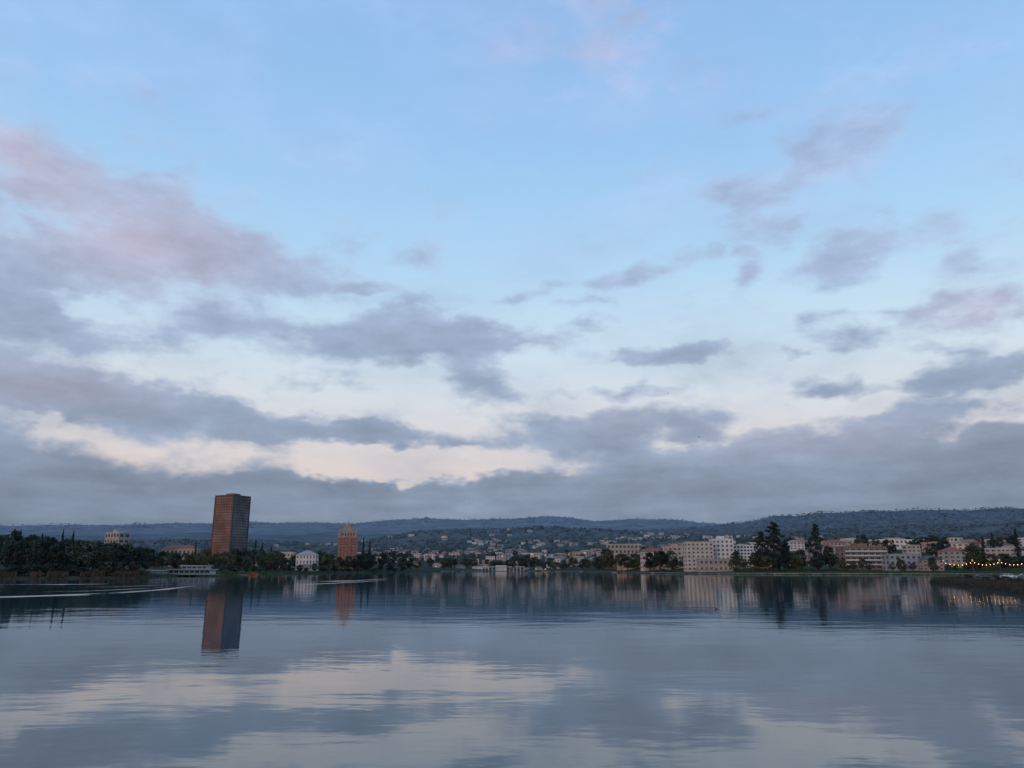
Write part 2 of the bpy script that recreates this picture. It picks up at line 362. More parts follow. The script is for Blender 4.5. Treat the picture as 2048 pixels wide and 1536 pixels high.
BIG=[(1551,1043,640,'cedar',84,'leaf_con','tallest broad evergreen on the right shore beside the cream apartments'),
(1527,1062,650,'cedar',58,'leaf_con','evergreen leaning against the left side of the tallest evergreen'),
(1574,1080,640,'cedar',56,'leaf_con','lower evergreen against the right side of the tallest evergreen'),
(1637,1047,640,'cedar',54,'leaf_con','second tall pointed evergreen standing alone on the right shore lawn'),
(1660,1094,645,'broad',38,'leaf_dark','dark round tree just right of the second tall evergreen'),
(1603,1100,640,'broad',40,'leaf_dark','dark round tree between the two tall evergreens'),
(1500,1084,740,'con',16,'leaf_con','narrow conifer behind the pale gridded apartment block'),
(1728,1070,760,'broad',36,'leaf_dark','round dark tree behind the brown balcony apartments'),
(1781,1079,720,'broad',38,'leaf_dark','round dark tree above the grey modern house'),
(1868,1086,700,'broad',34,'leaf_dark','dark tree behind the gabled red house'),
(1950,1092,590,'broad',64,'leaf_mid','wide tree right of the hip roofed house'),
(1972,1070,700,'con',22,'leaf_con','pointed conifer right of the hip roofed house, the left of three'),
(1992,1064,720,'con',22,'leaf_con','pointed conifer right of the hip roofed house, the middle of three'),
(2040,1055,640,'con',26,'leaf_con','pointed conifer at the right edge of the photo'),
(2012,1108,560,'broad',54,'leaf_dark','dark low tree behind the parked cars at right'),
(2075,1090,560,'broad',60,'leaf_dark','dark tree beyond the right edge behind the cars'),
(1310,1100,800,'con',14,'leaf_con','narrow conifer beside the leftmost cream apartment house'),
(1213,1098,1010,'broad',40,'leaf_dark','dark tree on the point where the right shore begins'),
(1245,1108,900,'broad',44,'leaf_mid','broad tree next to the point where the right shore begins')]
for a in BIG: tree(*a)
b=MB(); rr=random.Random(5)
def tuft(X,Y,s,n=9):
    z=hz(X,Y)
    for k in range(n):
        p=Vector((X+rr.gauss(0,.45)*s,Y+rr.gauss(0,.3)*s,z+s*rr.uniform(.0,.9)))
        leafquad(b,p,s*rr.uniform(.3,.55),rr,0,.35)
for i in range(10000):
    Y=rr.uniform(1750,3800); u=rr.uniform(-.8,.85)
    if noise.noise(Vector((u*14,Y/300,0)))<-.32: continue
    tuft(u*Y,Y,rr.uniform(6,12))
for i in range(4600):
    u=rr.uniform(-.1,.9); Y=rr.uniform(3900,4800); tuft(u*Y,Y,rr.uniform(5,9)*(1+.8*max(0,noise.noise(Vector((u*30,0,0))))),7)
for i in range(3200):
    u=rr.uniform(-.85,.5); Y=rr.uniform(6200,6760); tuft(u*Y,Y,rr.uniform(5,9)*(1+1.2*max(0,noise.noise(Vector((u*22,0,5))))),6)
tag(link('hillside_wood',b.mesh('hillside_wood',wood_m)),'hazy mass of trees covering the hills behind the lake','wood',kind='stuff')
# ------------------------------------------------------------------ buildings
WM={}
def winmesh(w,h,lit=False,fr='trim'):
    k=(round(w,1),round(h,1),lit,fr)
    if k not in WM:
        w,h=k[:2]; b=MB(); f=.12
        for x0,x1,z0,z1 in((-w/2,w/2,0,f),(-w/2,w/2,h-f,h),(-w/2,-w/2+f,f,h-f),(w/2-f,w/2,f,h-f)): b.box(x0,x1,-.14,.02,z0,z1)
        b.box(-w/2+f,w/2-f,-.06,.02,f,h-f,1)
        b.box(-.04,.04,-.11,-.061,f,h-f)
        WM[k]=b.mesh('window',[fr,'litglass' if lit else 'glass'])
    return WM[k]
def building(name,label,px0,px1,ytop,Y,floors,bays,wall,roof='flat',rot=0,depth=14,group=None,cat='building',roofmat='greyroof',sidebays=2,balcony=False,winw=.55,winh=.53,pent=False,lit=0,zb=None,H=None,door=True,fr='trim'):
    X0=XatY(px0,Y); X1=XatY(px1,Y); X=(X0+X1)/2; W=(X1-X0)
    w=max((W-depth*abs(math.sin(rot)))/math.cos(rot),W*.5)
    if zb is None: zb=hz(X,Y)
    if H is None: H=max(ZatY(ytop,Y)-zb,4)
    t=thing(name,label,cat,(X,Y,zb),rot,group)
    d=depth; rh=0
    if roof in('gable','hip'): rh=min(.28*min(w,d),.35*H)
    h=H-rh-(.9 if roof=='flat' else 0)
    b=MB(); b.box(-w/2,w/2,-d/2,d/2,-5,h); 
    b.box(-w/2-.06,w/2+.06,-d/2-.06,d/2+.06,-4.9,.7)
    link('wall',b.mesh('wall',wall),t)
    b=MB(); o=.5
    if roof=='flat':
        b.box(-w/2-.25,w/2+.25,-d/2-.25,d/2+.25,h+.004,h+.3)
        for q in((-w/2-.2,w/2+.2,-d/2-.2,-d/2+.1),(-w/2-.2,w/2+.2,d/2-.1,d/2+.2),(-w/2-.2,-w/2+.1,-d/2+.1,d/2-.1),(w/2-.1,w/2+.2,-d/2+.1,d/2-.1)): b.box(*q,h+.3,h+.9)
        rf=link('roof',b.mesh('roof',wall),t)
    elif roof=='gable':
        b.prism([(-w/2-o,h),(w/2+o,h),(0,h+rh)],-d/2-o,d/2+o)
        rf=link('roof',b.mesh('roof',roofmat),t)
    else:
        r=min(w,d)/2; a=(-w/2-o,-d/2-o,h+.01);bb=(w/2+o,-d/2-o,h+.01);c=(w/2+o,d/2+o,h+.01);e=(-w/2-o,d/2+o,h+.01)
        if w>=d: p=(-w/2+r,0,h+rh);q=(w/2-r-.01,0,h+rh); b.face([a,bb,q,p]);b.face([bb,c,q]);b.face([c,e,p,q]);b.face([e,a,p])
        else: p=(0,-d/2+r,h+rh);q=(0,d/2-r-.01,h+rh); b.face([a,bb,p]);b.face([bb,c,q,p]);b.face([c,e,q]);b.face([e,a,p,q])
        b.face([e,c,bb,a]); rf=link('roof',b.mesh('roof',roofmat),t)
    if pent:
        b=MB(); b.box(-w*.18,w*.12,-d*.2,d*.25,h+.3,h+3.2); b.box(-w*.19,w*.13,-d*.22,d*.27,h+3.2,h+3.45); b.box(w*.25,w*.33,-d*.1,d*.1,h+.3,h+2)
        link('penthouse',b.mesh('penthouse',wall),t)
    if roof!='flat':
        b=MB(); b.box(w*.22,w*.22+.9,-.4,.5,h,h+rh+1.0); link('chimney',b.mesh('chimney','brick'),rf)
    fh=h/floors
    ww=w/bays*winw; wh=fh*winh
    for fl in range(floors):
        for k in range(bays):
            x=-w/2+(k+.5)*w/bays
            if fl==0 and door and k==bays//2: continue
            link('window',winmesh(ww,wh,R.random()<lit,fr),t,(x,-d/2,fl*fh+fh*.28))
        if sidebays:
            sw=d/sidebays*winw
            for s in(-1,1):
                for k in range(sidebays):
                    link('window',winmesh(sw,wh,False,fr),t,(s*w/2,-d/2+(k+.5)*d/sidebays,fl*fh+fh*.28),s*math.pi/2)
        if balcony and fl>0:
            b=MB(); b.box(-w/2+.3,w/2-.3,-d/2-1.6,-d/2-.15,fl*fh-.1,fl*fh+.12); b.box(-w/2+.3,w/2-.3,-d/2-1.6,-d/2-1.45,fl*fh+.12,fl*fh+1.1)
            link('balcony',b.mesh('balcony','trim'),t)
    if door:
        b=MB(); x=-w/2+(bays//2+.5)*w/bays; b.box(x-.7,x+.7,-d/2-.1,-d/2-.01,.71,2.9); b.box(x-.85,x+.85,-d/2-.12,-d/2-.01,2.9,3.1); link('door',b.mesh('door','wood'),t)
    return t
building('apartment_block','beige six storey apartment block above the left grove',206,250,1065,950,6,5,'beige',rot=-.35,depth=16,pent=True,winw=.7)
building('low_building','long pale low building between left grove and glass tower',326,392,1090,1020,2,8,'beige',depth=16,roof='hip',roofmat='redroof')
building('low_building','cream flat topped block behind trees left of the white mansion',556,588,1104,900,3,5,'cream',depth=12)
m=building('white_mansion','white three storey mansion with tall windows near the brick tower',594,634,1101,730,3,6,'white',rot=.05,depth=14,winw=.42,winh=.6,roof='hip',roofmat='greyroof')
b=MB()
for k in range(6): b.tube((-6+2.4*k,-8.6,.2),(-6+2.4*k,-8.6,5.2),.28,.22,8)
b.box(-6.6,6.6,-9.0,-7.1,5.2,5.8); link('portico',b.mesh('portico','white'),m)
b=MB(); b.box(-7.6,-6.4,-1,.2,10,15.9); link('chimney',b.mesh('chimney','white'),m); b=MB(); b.box(6.2,7.4,-1,.2,10,15.9); link('chimney',b.mesh('chimney','white'),m)
# --- tall glass tower
Y=880; X=XatY(455,Y); zb=hz(X,Y); top=ZatY(992,Y)-zb; s=27.0
tw=thing('office_tower','tall rectangular glass office tower with rusty glow on its left face','tower',(X,Y,zb),rad(-23))
hs=s/2; base=6.0; nf=24; fh=(top-base-2)/nf
b=MB(); b.box(-hs+.8,hs-.8,-hs+.8,hs-.8,-4,base); link('lobby',b.mesh('lobby','glass'),tw)
b=MB(); b.box(-hs+.15,hs-.15,-hs+.15,hs-.15,base,top-2); link('curtain_wall',b.mesh('curtain_wall','towerglass'),tw)
bm_=MB(); bm_.box(-hs,hs,-hs,hs,0,fh*.26); band=bm_.mesh('floor_band','towerband')
for i in range(nf+1): link('floor_band',band,tw,(0,0,base+i*fh-.01))
mu=MB(); mu.box(-.14,.14,-.14,.14,0,top-base-2); mul=mu.mesh('mullion','towerband')
for k in range(1,11):
    q=-hs+k*s/11
    for p in((q,-hs+.12),(q,hs-.12),(-hs+.12,q),(hs-.12,q)): link('mullion',mul,tw,(*p,base))
co=MB(); co.box(-.6,.6,-.6,.6,0,top-2.01); com=co.mesh('corner_column','towerband')
for a in(-1,1):
    for c in(-1,1): link('corner_column',com,tw,(a*(hs-.45),c*(hs-.45),0))
b=MB(); b.box(-hs-.05,hs+.05,-hs-.05,hs+.05,top-2,top); link('parapet',b.mesh('parapet','towerband'),tw)
b=MB(); b.box(-6,6,-5,5,top+.003,top+2.4); b.box(-4,1,-2,3,top+2.4,top+3.0); link('penthouse',b.mesh('penthouse','brown'),tw)
# --- brick art deco tower
Y=880; X=XatY(693,Y); zb=hz(X,Y); z=lambda py: ZatY(py,Y)-zb
bt=thing('brick_apartment_tower','red brick stepped apartment tower with ornate pale crown','tower',(X,Y,zb),rad(14))
hw=10.2
b=MB(); b.box(-hw,hw,-8.5,8.5,-4,z(1076)); b.box(-hw-.2,hw+.2,-8.7,8.7,-4,3.5); 
b.box(-hw*.35,hw*.35,-9.3,-8.5,3.5,z(1074)); link('wall',b.mesh('wall','brick'),bt)
b=MB(); zt=z(1076); b.box(-hw-.3,hw+.3,-8.8,8.8,zt,zt+.8); b.box(-hw+1.4,hw-1.4,-7.4,7.4,zt+.8,z(1063)); link('upper_storey',b.mesh('upper_storey','crown'),bt)
b=MB(); z1=z(1063); b.box(-hw+1.1,hw-1.1,-7.7,7.7,z1,z1+.6); b.box(-5.4,5.4,-5.0,5.0,z1+.6,z(1054)); b.box(-5.7,5.7,-5.3,5.3,z(1054),z(1054)+.5); link('crown_block',b.mesh('crown_block','crown'),bt)
b=MB(); z2=z(1054)+.5; b.lathe([(2.8,z2),(2.8,z2+2.0),(3.2,z2+2.1),(2.2,z2+3.4),(.9,z2+4.8),(.35,z2+5.8),(.15,z2+8)],8); link('lantern',b.mesh('lantern','crown'),bt)
for sx in(-1,1):
    for sy in(-1,1):
        b=MB(); cx,cy=sx*(hw-1.2),sy*7.2; zz=zt+.8; b.lathe([(1.3,zz),(1.3,zz+5.5),(1.6,zz+5.6),(1.2,zz+6.6),(.2,zz+8.4)],8,c=(cx,cy)); link('turret',b.mesh('turret','crown'),bt)
nfl=11; fhh=zt/nfl
for f in range(nfl):
    for k in range(5):
        x=-7.6+3.8*k; link('window',winmesh(1.9,fhh*.55,False,'beige'),bt,(x,-8.5 if k!=2 else -9.3,f*fhh+.9+ (.8 if f==0 else 0)))
    for k in range(3): link('window',winmesh(1.9,fhh*.55,False,'beige'),bt,(hw,-5+5*k,f*fhh+.9+(.8 if f==0 else 0)),math.pi/2)
for f in(3,8):
    b=MB(); zz=f*fhh+.15; b.box(-hw-.25,hw+.25,-8.75,8.75,zz,zz+.5); b.box(-hw*.37,hw*.37,-9.5,-8.76,zz,zz+.5); link('string_course',b.mesh('string_course','crown'),bt)
for k in range(5): link('window',winmesh(1.8,3.0,False,'beige'),bt,(-6+3*k,-7.4,zt+2.2))
# --- right shore specific
building('apartment_house','leftmost cream apartment house with hipped roof on the right shore',1283,1331,1096,790,4,5,'cream',roof='hip',roofmat='redroof',rot=.1)
building('apartment_house','beige flat topped apartment house left of the largest cream block',1332,1371,1093,770,5,4,'beige',rot=.08,pent=True)
building('apartment_block','large cream apartment block, its left wing, seven rows of windows',1371,1424,1084,690,7,6,'cream',rot=.0,depth=16,pent=False,winw=.5)
building('apartment_block','tallest cream apartment block with roof shed, left of the gridded block',1425,1465,1078,705,7,4,'white',rot=.12,depth=16,pent=True,winw=.48)
building('low_building','low cream terrace block at the foot of the tallest cream apartments',1396,1462,1117,664,2,7,'beige',depth=10)
building('apartment_block','pale block with a regular grid of wide windows beside the tall evergreen',1466,1511,1090,730,6,6,'white',rot=.15,depth=14,winw=.72,winh=.6)
building('apartment_block','brown brick apartments with white balcony bands on the right shore',1680,1769,1093,650,5,7,'brown',rot=.06,depth=15,balcony=True,winw=.7,pent=True)
building('modern_house','dark grey modern house with white window frames beside the gabled house',1771,1838,1108,625,3,6,'grey',rot=.05,depth=12,winw=.6)
building('gabled_house','small red brown house with a steep white trimmed gable',1846,1880,1111,612,3,3,'pink',roof='gable',roofmat='darkroof',rot=.05,depth=12)
building('hip_roof_house','beige house with a red hipped roof right of the gabled house',1887,1926,1093,640,4,3,'beige',roof='hip',roofmat='redroof',rot=.1,depth=14)
building('apartment_house','pale apartment house behind the parked cars near the right edge',1982,2032,1096,660,4,5,'cream',rot=.1,depth=14)
building('apartment_house','pale house cut by the right edge of the photo',2036,2090,1092,690,4,5,'white',rot=.1,depth=14,roof='hip',roofmat='darkroof')
building('long_hall','long white building crowning the rise above the brown balcony apartments',1748,1848,1079,900,2,12,'white',depth=14,door=False)
building('apartment_house','pink topped apartment house above and left of the brown balcony apartments',1652,1690,1079,840,3,5,'pink',depth=12,roof='hip',roofmat='redroof')
building('apartment_house','cream apartment house above the brown balcony apartments',1690,1722,1077,860,3,4,'cream',depth=12)
building('long_hall','long pale building on the rise behind the start of the right shore',1214,1284,1088,1250,3,9,'beige',depth=14,door=False)
building('apartment_house','beige house up the rise behind the hip roofed house',1890,1960,1086,900,3,6,'beige',depth=12,roof='hip',roofmat='darkroof')
def zone(n,pa,pb,Ya,Yb,hmin,hmax,wmin,wmax,phrase,group,lit=0):
    for i in range(n):
        px=pa+(pb-pa)*(i+R.random())/n; Y=max(R.uniform(Ya,Yb),shore(px-12)+50,shore(px)+50); wd=R.uniform(wmin,wmax)/Y*1584
        c=R.choice(['cream','white','beige','pink','beige','grey']); rf=R.choice(['flat','hip','gable','flat'])
        nm={'cream':'cream','white':'white','beige':'beige','pink':'pinkish','grey':'grey'}[c]
        sh={'flat':'flat roofed','hip':'hip roofed','gable':'gabled'}[rf]
        h=R.uniform(hmin,hmax)
        building({'flat':'apartment_house','hip':'hip_roof_house','gable':'gabled_house'}[rf],f'{nm} {sh} house {phrase}',px-wd/2,px+wd/2,0,Y,max(2,int(h/3.4)),R.choice([3,4,5]),c,roof=rf,rot=R.uniform(-.35,.35),depth=R.uniform(9,13),group=f'{nm} {sh} {group}',roofmat=R.choice(['redroof','darkroof','greyroof']),sidebays=1,H=h,door=False,lit=lit,cat='house')
zone(46,745,1215,1480,2000,8,17,13,28,'among trees beyond the far end of the lake','houses beyond the far end',lit=.02)
zone(14,820,1200,1400,1460,5,9,12,22,'low on the far waterfront','houses on the far waterfront',lit=.06)
zone(12,500,680,1050,1600,8,14,12,22,'behind the white mansion and brick tower','houses behind the mansion')
zone(34,1225,2060,800,1250,7,14,11,20,'on the rise behind the right shore','houses on the rise')
zone(26,1150,2060,1300,1750,7,12,13,22,'high on the slope behind the right shore','houses high on the right slope')
zone(11,1240,1372,850,1000,9,16,10,17,'stepping up behind the leftmost cream apartments','houses behind the leftmost apartments')
zone(14,1610,2060,720,860,8,16,10,18,'between the evergreens and the right edge above the shore houses','houses above the shore houses')
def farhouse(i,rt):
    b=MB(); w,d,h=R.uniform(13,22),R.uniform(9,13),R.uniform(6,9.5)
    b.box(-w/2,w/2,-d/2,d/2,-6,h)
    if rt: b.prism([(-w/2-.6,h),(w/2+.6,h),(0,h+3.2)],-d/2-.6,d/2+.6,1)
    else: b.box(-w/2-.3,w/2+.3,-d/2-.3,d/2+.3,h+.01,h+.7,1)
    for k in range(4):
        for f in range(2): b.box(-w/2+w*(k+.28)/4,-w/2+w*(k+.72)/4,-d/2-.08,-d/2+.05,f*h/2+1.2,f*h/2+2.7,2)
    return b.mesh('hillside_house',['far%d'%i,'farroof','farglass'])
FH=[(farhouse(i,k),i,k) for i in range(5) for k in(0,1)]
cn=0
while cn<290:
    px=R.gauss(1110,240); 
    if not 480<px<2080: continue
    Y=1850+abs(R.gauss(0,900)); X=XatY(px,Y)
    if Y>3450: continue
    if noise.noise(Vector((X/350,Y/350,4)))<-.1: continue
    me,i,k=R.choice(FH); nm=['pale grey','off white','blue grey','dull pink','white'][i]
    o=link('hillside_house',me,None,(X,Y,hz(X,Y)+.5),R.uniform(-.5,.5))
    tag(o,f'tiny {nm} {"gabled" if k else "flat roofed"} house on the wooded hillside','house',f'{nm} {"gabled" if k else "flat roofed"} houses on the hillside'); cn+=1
# pergola
Y=1346; X=XatY(1002,Y); t=thing('pergola','white columned pergola at the far end of the lake','pergola',(X,Y+6,1.2))
cm=MB(); cm.lathe([(.75,-1.5),(.75,.4),(.5,.5),(.45,5.4),(.7,5.6),(.7,6)],8); cme=cm.mesh('column','white')
for k in range(14): link('column',cme,t,(-39+6*k,0,0))
b=MB(); b.box(-41,41,-.9,.9,6.003,6.9); 
for k in range(28): b.box(-40+2.95*k,-39.6+2.95*k,-2.4,2.4,6.901,7.3)
link('beam',b.mesh('beam','white'),t)
b=MB(); b.box(-9,9,1.2,7,-1,8.2); b.box(-9.5,9.5,.9,7.3,8.2,8.8); link('pavilion',b.mesh('pavilion','white'),t)
# boathouse
Y=452; X=XatY(386,Y); t=thing('boathouse','low pale flat roofed boathouse on a pier by the left shore','boathouse',(X,Y,0),.05)
b=MB(); b.box(-11.5,11.5,-5,5,1.0,3.6); link('wall',b.mesh('wall','boatwall'),t)
b=MB(); b.prism([(-12.5,3.603),(12.5,3.603),(12.5,4.0),(-12.5,4.0)],-6.2,6); b.box(-5,9,-3,4,4.0,5.6); b.prism([(-6,5.603),(10,5.603),(10,5.85),(-6,6.2)],-3.8,4.6); link('roof',b.mesh('roof','boatwall'),t)
for k in range(8): link('window',winmesh(2.4,1.5,False,'boatwall'),t,(-10.0+2.87*k,-5,1.7))
for k in range(5): link('window',winmesh(2.2,1.1,False,'boatwall'),t,(-3.6+2.8*k,-3,4.2))
b=MB(); b.box(-26,14,-9,5.5,.7,.99); link('deck',b.mesh('deck','wood'),t)
pm=MB(); pm.tube((0,0,-2),(0,0,.7),.18,.18,7); pme=pm.mesh('pile','wood')
for k in range(11): link('pile',pme,t,(-25+3.8*k,-8.5,0))
b=MB()
for k in range(21): b.box(-25.9+2*k,-25.8+2*k,-8.9,-8.8,.99,2.0)
b.box(-26,14,-8.92,-8.78,2.0,2.08); b.box(-26,14,-8.88,-8.82,1.45,1.5); link('railing',b.mesh('railing','wood'),t)
Y=446; X=XatY(315,Y); t=thing('boat_shed','low teal boat shed with white roof left of the boathouse','shed',(X,Y+4,0),.05)
b=MB(); b.box(-6,6,-3,3,1.0,2.9); link('wall',b.mesh('wall','teal'),t)
b=MB(); b.prism([(-6.6,2.905),(6.6,2.905),(6.6,3.1),(-6.6,3.6)],-3.6,3.6); link('roof',b.mesh('roof','boatwall'),t)
for k in range(3): b=MB(); b.box(-5+3.6*k,-2+3.6*k,-3.08,-3.003,1.05,2.7); link('door',b.mesh('door','boatwall'),t)
Y=560; X=XatY(478,Y); t=thing('floating_dock','low floating dock with posts below the glass tower','dock',(X,Y-22,0),.1)
b=MB(); b.box(-14,14,-1.5,1.5,.1,.5); link('deck',b.mesh('deck','stone'),t)
for k in range(6): link('pile',pme,t,(-13+5.2*k,1.7,1.0))
def hull(L,W,H,m,inner):
    b=MB(); N=9; ring=[]
    for i in range(N+1):
        q=i/N; x=-L/2+L*q; w=W/2*(1-max(0,(q-.45)/.55)**2.2)*(.85+.15*min(1,q*4)); z=H*(1+.25*max(0,q-.5))
        ring.append([(x,-w,z),(x,-w*.6,.0),(x,w*.6,.0),(x,w,z),(x,w*.85,z),(x,0,z*.4),(x,-w*.85,z)])
    k=len(b.v)
    for r in ring: b.v+=r
    for i in range(N):
        for j in range(7):
            j2=(j+1)%7; b.f.append((k+i*7+j,k+i*7+j2,k+(i+1)*7+j2,k+(i+1)*7+j)); b.m.append(1 if j in(4,5) else 0)
    b.f.append(tuple(k+j for j in range(7))); b.m.append(0)
    return b.mesh('hull',[m,inner])
for px,mm,l,L in((510,'orange','orange dinghy moored beside the floating dock',6),(452,'white','white dinghy moored at the left of the floating dock',6)):
    Y=536; X=XatY(px,Y); t=thing('dinghy',l,'boat',(X,Y-2,-.05),.1)
    link('hull',hull(L,2.2,1.0,mm,'wood'),t)
    b=MB(); b.box(-1.2,-.8,-.85,.85,.7,.77); b.box(1.0,1.4,-.7,.7,.7,.77); link('bench_seat',b.mesh('bench_seat','wood'),t)
    if mm=='orange':
        b=MB(); b.box(-1.6,.8,-.8,.8,.9,1.8); b.box(-1.75,.95,-.9,.9,1.8,1.92); link('canopy',b.mesh('canopy','orange'),t)
# ------------------------------------------------------------------ spit with cars
base=[(128,243),(118,215),(103,175),(88,140),(80,115),(88,80),(160,40),(420,20),(420,330),(230,292),(165,275),(140,262)]
poly=[]
for (x0,y0),(x1,y1) in zip(base,base[1:]+base[:1]):
    n=max(1,int(math.hypot(x1-x0,y1-y0)/2.5))
    for k in range(n):
        t=k/n; poly.append(Vector((x0+(x1-x0)*t+R.uniform(-.6,.6),y0+(y1-y0)*t+R.uniform(-.6,.6))))
n=len(poly)
area=sum(a.x*b_.y-b_.x*a.y for a,b_ in zip(poly,poly[1:]+poly[:1])); sg=1 if area>0 else -1
def inw(i):
    tv=(poly[(i+3)%n]-poly[i-3]).normalized(); return Vector((-tv.y,tv.x))*sg
b=MB(); rings=[(-2.5,-.8),(0,-.02),(.8,.5),(2.2,1.0),(5,1.05)]
for d,zq in rings:
    for i,p in enumerate(poly):
        q=p+inw(i)*d; b.v.append((q.x,q.y,zq+(R.uniform(-.12,.12) if 0<zq<1.04 else 0)))
for k in range(len(rings)-1):
    for i in range(n):
        j=(i+1)%n; b.f.append((k*n+i,k*n+j,(k+1)*n+j,(k+1)*n+i)); b.m.append(0)
o0=(len(rings)-1)*n
for tri in tessellate_polygon([[Vector(b.v[o0+i]) for i in range(n)]]): b.f.append(tuple(o0+i for i in tri)); b.m.append(0)
spit_m=landmat('spit_earth',[(0,(.034,.031,.024)),(300,(.034,.031,.024))],.5)
tag(link('spit_ground',b.mesh('spit_ground',spit_m)),kind='structure')
b=MB(); b.box(142,300,232,262,.9,1.16); tag(link('parking_road',b.mesh('parking_road',mat('asphalt',(.05,.05,.052),scale=1,amt=.2))),kind='structure')
b=MB(); rr=random.Random(3)
for i in range(30000):
    k=rr.randrange(n); p=poly[k]
    if not(60<p.x<175 and 95<p.y<285): continue
    d=abs(rr.gauss(0,3.8)); nn=inw(k)
    q=p+nn*(.3+d)+Vector((nn.y,-nn.x))*rr.uniform(-1.3,1.3); zq=min(1.0,.05+.42*(.4+d)); h=rr.uniform(.35,1.2)*(1.0 if d<6 else .5)*(.6+.9*abs(noise.noise(Vector((q.x*.2,q.y*.2,0))))); a=rr.random()*6.28; w=rr.uniform(.05,.14)
    c=Vector((math.cos(a)*w,math.sin(a)*w,0)); bb=Vector((q.x,q.y,zq-.1)); tp=bb+Vector((rr.gauss(0,.2),rr.gauss(0,.2),h))
    b.face([bb-c,bb+c,tp+c*.3,tp-c*.3])
tag(link('bank_grass',b.mesh('bank_grass','grassblade')),'rough grass along the bank of the spit at right','grass',kind='stuff')
b=MB()
for i in range(5000):
    px=rr.uniform(-120,300); 
    if noise.noise(Vector((px*.03,0,0)))<-.1: continue
    Y=shore(px)+rr.uniform(.3,6); X=XatY(px,Y); z0=hz(X,Y); h=rr.uniform(.8,2.6); a=rr.random()*6.28; c=Vector((math.cos(a)*.14,math.sin(a)*.14,0)); bb=Vector((X,Y,z0-.1)); tp=bb+Vector((rr.gauss(0,.3),rr.gauss(0,.3),h))
    b.face([bb-c,bb+c,tp+c*.4,tp-c*.4])
tag(link('dry_reeds',b.mesh('dry_reeds','reed')),'dull brown reeds along the waterline below the left grove','reeds',kind='stuff')
for px,Y,h,w in((1905,222,1.8,3.6),(1938,205,1.5,3.0),(1975,190,1.7,3.8),(2020,168,1.4,2.8),(1886,238,1.3,3.0),(2050,175,1.8,3.6),(1960,215,1.5,3.4),(2000,182,1.3,3.0)):
    X=XatY(px,Y)
    t=thing('shrub','low dark shrub on the bank of the spit at right','shrub',(X+4,Y,.7),R.random()*6,'shrubs on the spit bank',(w,w,h))
    link('stem',TR['broad'],t); link('crown',crownmesh('broad',R.randrange(4),'leaf_dark'),t)
wheel=MB(); wheel.tube((0,-.11,0),(0,.11,0),.33,.33,16); tyre=wheel.mesh('tyre','rubber')
wh2=MB(); wh2.tube((0,-.12,0),(0,.12,0),.19,.19,12); rim=wh2.mesh('rim','steel')
hl=MB(); hl.box(-.04,.04,-.2,.2,-.08,.08); hlm=hl.mesh('headlight','trim'); tlm=hl.mesh('taillight','redroof')
def car(x,y,rz,col,label,van=False):
    t=thing('parked_car',label,'car',(x,y,1.165),rz)
    cm=mat('car_paint',col,rough=.3,amt=.04,spec=.5)
    hh=1.75 if van else 1.45
    b=MB(); b.prism([(-2.2,.3),(2.2,.3),(2.25,.55),(2.15,.78),(1.2,.92),(-1.9,.95),(-2.2,.85),(-2.25,.5)],-.86,.86)
    P=[(-1.85,-.8,.93),(1.2,-.8,.9),(1.2,.8,.9),(-1.85,.8,.93),(-1.5,-.62,hh),(.4,-.62,hh),(.4,.62,hh),(-1.5,.62,hh)]
    k=len(b.v); b.v+=P
    for f in((4,5,6,7),(0,1,5,4),(1,2,6,5),(2,3,7,6),(3,0,4,7)): b.f.append(tuple(k+i for i in f)); b.m.append(0)
    link('body',b.mesh('body',cm),t)
    def quad(a,b_,c,d,nm,off):
        q=MB(); q.face([tuple(Vector(p)+Vector(off)) for p in(a,b_,c,d)]); link(nm,q.mesh(nm,'glass'),t)
    L=lambda p,q,s:tuple(Vector(p)*(1-s)+Vector(q)*s)
    for sy in(-1,1):
        A=(-1.75,sy*.785,1.0);B=(1.02,sy*.785,.98);Cc=(.36,sy*.64,hh-.08);D=(-1.42,sy*.64,hh-.08)
        for s0,s1 in((.03,.46),(.52,.97)): quad(L(A,B,s0),L(A,B,s1),L(D,Cc,s1),L(D,Cc,s0),'side_window',(0,sy*.012,0))
    quad((1.14,-.68,.96),(1.14,.68,.96),(.47,.55,hh-.06),(.47,-.55,hh-.06),'windscreen',(.02,0,.012))
    quad((-1.81,-.68,.99),(-1.81,.68,.99),(-1.54,.55,hh-.06),(-1.54,-.55,hh-.06),'rear_window',(-.015,0,.012))
    for wx in(-1.38,1.38):
        for sy in(-1,1):
            w=link('wheel',tyre,t,(wx,sy*.78,.33)); link('rim',rim,w)
    for sy in(-1,1):
        link('headlight',hlm,t,(2.2,sy*.58,.66)); link('taillight',tlm,t,(-2.23,sy*.58,.7))
car(154.5,247,.1,(.6,.6,.61),'white parked car, leftmost of the row on the spit at right')
car(160.8,249,2.9,(.12,.13,.15),'dark grey parked car second in the row on the spit')
car(158,241,.2,(.36,.38,.41),'silver grey parked car in front of the row on the spit')
car(167,248,.1,(.5,.5,.52),'pale parked car beyond the right edge on the spit',True)
car(152,256,.15,(.06,.07,.1),'dark blue parked car behind the leftmost white car')
